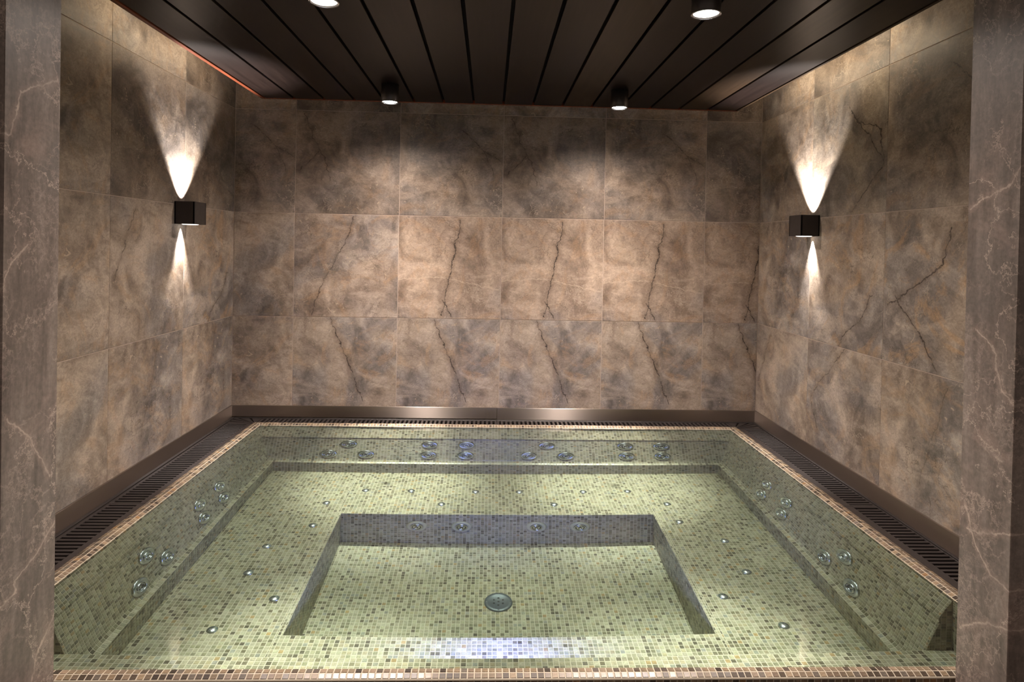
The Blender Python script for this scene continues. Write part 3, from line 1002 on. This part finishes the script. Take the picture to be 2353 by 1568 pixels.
# ------------------------------------------------------------------ lamps
def spot(name, parent, loc, direction, watts, angle, blend, radius, col=WARM, caustic=False):
    ld = bpy.data.lights.new(name, 'SPOT')
    ld.energy = watts
    ld.spot_size = math.radians(angle)
    ld.spot_blend = blend
    ld.shadow_soft_size = radius
    ld.color = col
    o = bpy.data.objects.new(name, ld)
    COL.objects.link(o)
    o.parent = parent
    o.location = loc
    o.rotation_euler = Vector(direction).to_track_quat('-Z', 'Y').to_euler()
    if caustic:
        ld.cycles.is_caustics_light = True
    return o

R_, H_ = 0.0435, 0.088
def downlight(x, y, label):
    g = empty('ceiling_downlight', (x, y, HZ), label, 'ceiling light', 'ceiling downlights')
    lathe('body', [(0, 0), (R_, 0), (R_, -H_ + 0.0015), (R_ - 0.0015, -H_), (R_ - 0.004, -H_), (R_ - 0.005, -H_ + 0.006), (0, -H_ + 0.008)], M_LAMP_BODY, g, 32)
    lathe('rim_ring', [(R_ - 0.0040, -H_ + 0.001), (R_ + 0.0010, -H_ + 0.001), (R_ + 0.0012, -H_ - 0.001), (R_ - 0.0040, -H_ - 0.001)], M_CHROME, g, 32)
    lathe('lens', [(R_ - 0.0055, -H_ + 0.0045), (R_ * 0.55, -H_ - 0.001), (0, -H_ - 0.003)], M_GLOW, g, 32)
    spot('lamp', g, (0.016, 0.004, -H_ - 0.012), (0, 0, -1), DOWN_HOT, 31, 1.0, 0.018, WARM, True)
    spot('lamp', g, (-0.012, 0.012, -H_ - 0.012), (0, 0, -1), DOWN_CORE, 84, 1.0, 0.018, WARM, True)
    spot('lamp', g, (-0.010, -0.014, -H_ - 0.012), (0, 0, -1), DOWN_WIDE, 156, 1.0, 0.018, WARM, True)
downlight(-0.513, 3.236, 'round surface downlight over the left part of the back bench')
downlight(0.643, 3.222, 'round surface downlight over the right part of the back bench')
downlight(-0.503, 1.920, 'round surface downlight over the near bench, left one at the top picture edge')
downlight(0.640, 1.916, 'round surface downlight over the near bench, right one at the top picture edge')

def sconce(xw, s, y0, y1, z0, z1, label):
    """box lamp on a side wall: s = +1 sticks out to +x; light leaves through the round openings above and below"""
    D = 0.0905
    yc, zc = (y0 + y1) / 2, (z0 + z1) / 2
    g = empty('wall_lamp', (xw, yc, zc), label, 'wall lamp', 'black box wall lamps')
    w2, h2, th = (y1 - y0) / 2, (z1 - z0) / 2, 0.006
    bm = bmesh.new()
    xa, xb = sorted((0.0, s * D))
    def put(a, b, c, d, e, f):
        bm_box(bm, a, b, c, d, e, f, 0.0006)
    put(*sorted((0.0, s * th)), -w2, w2, -h2, h2)
    put(*sorted((s * (D - th), s * D)), -w2, w2, -h2, h2)
    put(xa, xb, -w2, -w2 + th, -h2, h2)
    put(xa, xb, w2 - th, w2, -h2, h2)
    put(xa + th, xb - th, -w2 + th, w2 - th, -0.010, 0.010)
    from_bm('housing', bm, M_FIXTURE, g)
    cx = s * D / 2
    l1 = lathe('lens', [(0.036, -h2 + 0.0015), (0.036, -h2 - 0.0008), (0.030, -h2 - 0.0022), (0, -h2 - 0.0026)], M_GLOW_SOFT, g, 28, (cx, 0, 0))
    l2 = lathe('lens', [(0.036, h2 - 0.050), (0.030, h2 - 0.046), (0, h2 - 0.045)], M_GLOW_SOFT, g, 28, (cx, 0, 0))
    spot('lamp', g, (cx, 0, h2 - 0.034), (0, 0, 1), SCONCE_UP, 80, 0.5, 0.006, (1, 0.93, 0.88))
    spot('lamp', g, (s * 0.012, 0, -h2 - 0.004), (0, 0, -1), SCONCE_DOWN, 54, 0.9, 0.004, (1, 0.93, 0.88))
sconce(XL, 1, 3.020, 3.144, 1.0755, 1.1810, 'black square up and down lamp on the left wall')
sconce(XR, -1, 3.030, 3.155, 1.0790, 1.1810, 'black square up and down lamp on the right wall')

# ------------------------------------------------------------------ pool fittings
def recv(o):
    for c in [o] + list(o.children_recursive):
        if c.type == 'MESH':
            c.cycles.is_caustics_receiver = True

JR = 0.0465
def jet_proto(kind):
    g = empty('water_jet')
    ring_mat = M_BRASSY if kind == 'well' else M_CHROME
    lathe('flange', [(JR, 0.0003), (JR, 0.004), (JR - 0.005, 0.0085), (JR - 0.013, 0.0095), (0.027, 0.0060), (0.0245, 0.0025), (0.0245, 0.0005)], ring_mat, g, 36)
    lathe('collar', [(0.0275, 0.004), (0.0270, 0.0115), (0.0240, 0.0130), (0.0215, 0.0105), (0.0205, 0.000)], M_CHROME, g, 32)
    if kind == 'grille':
        bm = bmesh.new()
        bm_lathe(bm, [(0.0215, 0.0035), (0.020, 0.0050), (0.0, 0.0060)], 28)
        from_bm('face_plate', bm, M_CHROME, g, smooth=True)
        for k in range(5):
            a = 2 * math.pi * k / 5
            lathe('hole', [(0.0042, 0.0052), (0.0042, 0.0064), (0, 0.0064)], M_NOZZLE, g, 12, (0.0112 * math.cos(a), 0.0112 * math.sin(a), 0))
    else:
        lathe('eyeball', [(0.0208, 0.001), (0.0190, 0.0075), (0.0150, 0.0120), (0.0095, 0.0140), (0.0085, 0.0132), (0.0080, 0.006), (0, 0.005)], M_CHROME, g, 28)
        lathe('hole', [(0.0082, 0.0085), (0, 0.0080)], M_NOZZLE, g, 16)
    return g

def copy_tree(o, parent=None):
    c = o.copy()
    COL.objects.link(c)
    if parent is not None:
        c.parent = parent
    for ch_ in list(o.children):
        copy_tree(ch_, c)
    return c
_jets = {}
def jet(kind, loc, normal, label, group):
    if kind not in _jets:
        o = _jets[kind] = jet_proto(kind)
    else:
        o = copy_tree(_jets[kind])
    o.location = loc
    o.rotation_euler = Vector(normal).to_track_quat('Z', 'Y').to_euler()
    tag(o, label, 'water jet', group)
    recv(o)

sb = (0.152 - 0.090) / (0.402 - 0.141)
ss = (0.110 - 0.050) / (0.402 - 0.141)
def on_back(x, z): return (x, GB - (0.090 + (-0.141 - z) * sb) - 0.0008, z)
def on_left(y, z): return (GL + (0.050 + (-0.141 - z) * ss) + 0.0008, y, z)
def on_right(y, z): return (GR - (0.050 + (-0.141 - z) * ss) - 0.0008, y, z)
NB, NL, NRt = (0, -1, sb), (1, 0, ss), (-1, 0, ss)
GBK, GLF, GRT = 'jets in the back wall of the hot tub', 'jets in the left wall of the hot tub', 'jets in the right wall of the hot tub'
HI, LO = -0.222, -0.350
for x, z, lbl in ((-0.733, HI, 'top jet of the triangle of three at the left end of the back'), (-0.832, LO, 'lower left jet of the triangle at the left end of the back'),
                  (-0.635, LO, 'lower right jet of the triangle at the left end of the back'), (-0.302, HI, 'upper left jet of the left square of four in the back'),
                  (-0.304, LO, 'lower left jet of the left square of four in the back'), (-0.103, HI, 'upper right jet of the left square of four in the back'),
                  (-0.106, LO, 'lower right jet of the left square of four in the back'), (0.331, HI, 'top jet of the triangle of three right of the middle of the back'),
                  (0.233, LO, 'lower left jet of the triangle right of the middle of the back'), (0.432, LO, 'lower right jet of the triangle right of the middle of the back'),
                  (0.759, HI, 'upper left jet of the right square of four in the back'), (0.762, LO, 'lower left jet of the right square of four in the back'),
                  (0.957, HI, 'upper right jet of the right square of four in the back'), (0.957, LO, 'lower right jet of the right square of four in the back')):
    jet('grille' if (z == LO and x > 0.7) else 'ball', on_back(x, z), NB, 'chrome ' + lbl, GBK)
LHI, LLO = -0.243, -0.355
for y, z, k, lbl in ((2.871, LHI, 'ball', 'upper jet of the farther pair in the left back rest'), (2.858, LLO, 'grille', 'lower jet of the farther pair in the left back rest'),
                     (2.679, LHI, 'ball', 'upper jet of the second pair in the left back rest'), (2.664, LLO, 'grille', 'lower jet of the second pair in the left back rest'),
                     (2.359, -0.362, 'ball', 'farthest jet of the near three on the left'), (2.265, -0.246, 'ball', 'topmost jet of the near three on the left'),
                     (2.173, -0.370, 'grille', 'nearest and lowest jet on the left, by the pillar')):
    jet(k, on_left(y, z), NL, 'chrome ' + lbl, GLF)
for y, z, k, lbl in ((2.925, LHI, 'ball', 'upper jet of the farther pair in the right back rest'), (2.925, LLO, 'ball', 'lower jet of the farther pair in the right back rest'),
                     (2.729, LHI, 'ball', 'upper jet of the second pair in the right back rest'), (2.720, LLO, 'ball', 'lower jet of the second pair in the right back rest'),
                     (2.362, -0.360, 'grille', 'farthest jet of the near three on the right'), (2.268, -0.248, 'ball', 'topmost jet of the near three on the right'),
                     (2.171, -0.376, 'grille', 'nearest and lowest jet on the right, by the pillar')):
    jet(k, on_right(y, z), NRt, 'chrome ' + lbl, GRT)
for x, lbl in ((-0.306, 'leftmost of four'), (-0.104, 'second from the left of four'), (0.239, 'third from the left of four'), (0.440, 'rightmost of four')):
    jet('well', (x, WY1 - 0.0008, -0.673), (0, -1, 0), 'pale ringed foot jet, %s in the foot well wall' % lbl, 'foot jets in the far wall of the foot well')

def dome_proto():
    o = lathe('air_nozzle', [(0.0185, -0.0005), (0.0185, 0.0012), (0.0165, 0.0035), (0.0125, 0.0068), (0.0070, 0.0088), (0, 0.0095)], M_DOME, None, 28)
    for k in range(6):
        a = 2 * math.pi * k / 6
        bm = bmesh.new()
        bm_lathe(bm, [(0.0011, 0), (0, 0.0004)], 8)
        h_ = from_bm('air_hole', bm, M_NOZZLE, o, (0.0105 * math.cos(a), 0.0105 * math.sin(a), 0.0076))
    return o
_dome = None
GD = 'chrome air nozzles in the tub bench'
DOMES = [(-0.585, 3.153, 'far row of the back bench, first from the left'), (-0.363, 3.155, 'far row of the back bench, second from the left'),
         (-0.045, 3.151, 'far row of the back bench, just left of the middle'), (0.171, 3.153, 'far row of the back bench, just right of the middle'),
         (0.490, 3.153, 'far row of the back bench, second from the right'), (0.712, 3.158, 'far row of the back bench, first from the right'),
         (-0.741, 3.015, 'left far corner of the bench, near row'), (-0.204, 3.017, 'edge of the foot well between the two left foot jets'),
         (0.332, 3.017, 'edge of the foot well between the two right foot jets'), (0.873, 3.015, 'right far corner of the bench, near row'),
         (-0.746, 2.800, 'left bench beside the far corner of the foot well'), (0.880, 2.840, 'right bench beside the far corner of the foot well'),
         (-0.883, 2.622, 'left bench, farther one of the outer row'), (1.023, 2.670, 'right bench, farther one of the outer row'),
         (-0.886, 2.434, 'left bench, middle one of the outer row'), (1.024, 2.440, 'right bench, middle one of the outer row'),
         (-0.740, 2.283, 'left bench beside the near half of the foot well'), (0.877, 2.289, 'right bench beside the near half of the foot well'),
         (-0.883, 2.112, 'left bench, nearest one'), (1.024, 2.121, 'right bench, nearest one')]
for x, y, lbl in DOMES:
    if _dome is None:
        _dome = o = dome_proto()
    else:
        o = copy_tree(_dome)
    o.location = (x, y, Z_SEAT + 0.0009)
    tag(o, 'chrome dome air nozzle, ' + lbl, 'air nozzle', GD)
    recv(o)

dr = empty('floor_drain', (0.062, 2.507, Z_WELL + 0.0008), 'round grey drain cover with holes in the foot well floor', 'drain')
lathe('cover', [(0.0555, 0.0), (0.0545, 0.004), (0.050, 0.007), (0.041, 0.0078), (0.038, 0.0060), (0.0, 0.0066)], M_DRAIN, dr, 40)
for k in range(7):
    a = 2 * math.pi * k / 6 + 0.5
    r_ = 0.0 if k == 6 else 0.020
    lathe('hole', [(0.0042, 0.0058), (0.0042, 0.0070), (0, 0.0070)], M_NOZZLE, dr, 12, (r_ * math.cos(a), r_ * math.sin(a), 0))
for k in range(4):
    a = math.pi * k / 2
    lathe('screw', [(0.0034, 0.006), (0.0030, 0.0086), (0, 0.0094)], M_CHROME, dr, 12, (0.0465 * math.cos(a), 0.0465 * math.sin(a), 0))
recv(dr)

led = empty('pool_lamp', (0.06, Y_STEP, -0.450), 'round blue white underwater lamp in the riser of the entry step', 'pool lamp', rot=Vector((0, 1, 0)).to_track_quat('Z', 'Y').to_euler())
lathe('bezel', [(0.060, 0.0), (0.060, 0.006), (0.052, 0.010), (0.047, 0.008)], M_CHROME, led, 32)
lathe('lens', [(0.048, 0.006), (0.030, 0.0085), (0, 0.0095)], M_GLOW_BLUE, led, 32)
spot('lamp', led, (0, 0, 0.014), (0, 0, 1), POOL_LED, 156, 0.5, 0.02, (0.30, 0.32, 1.0))
recv(led)
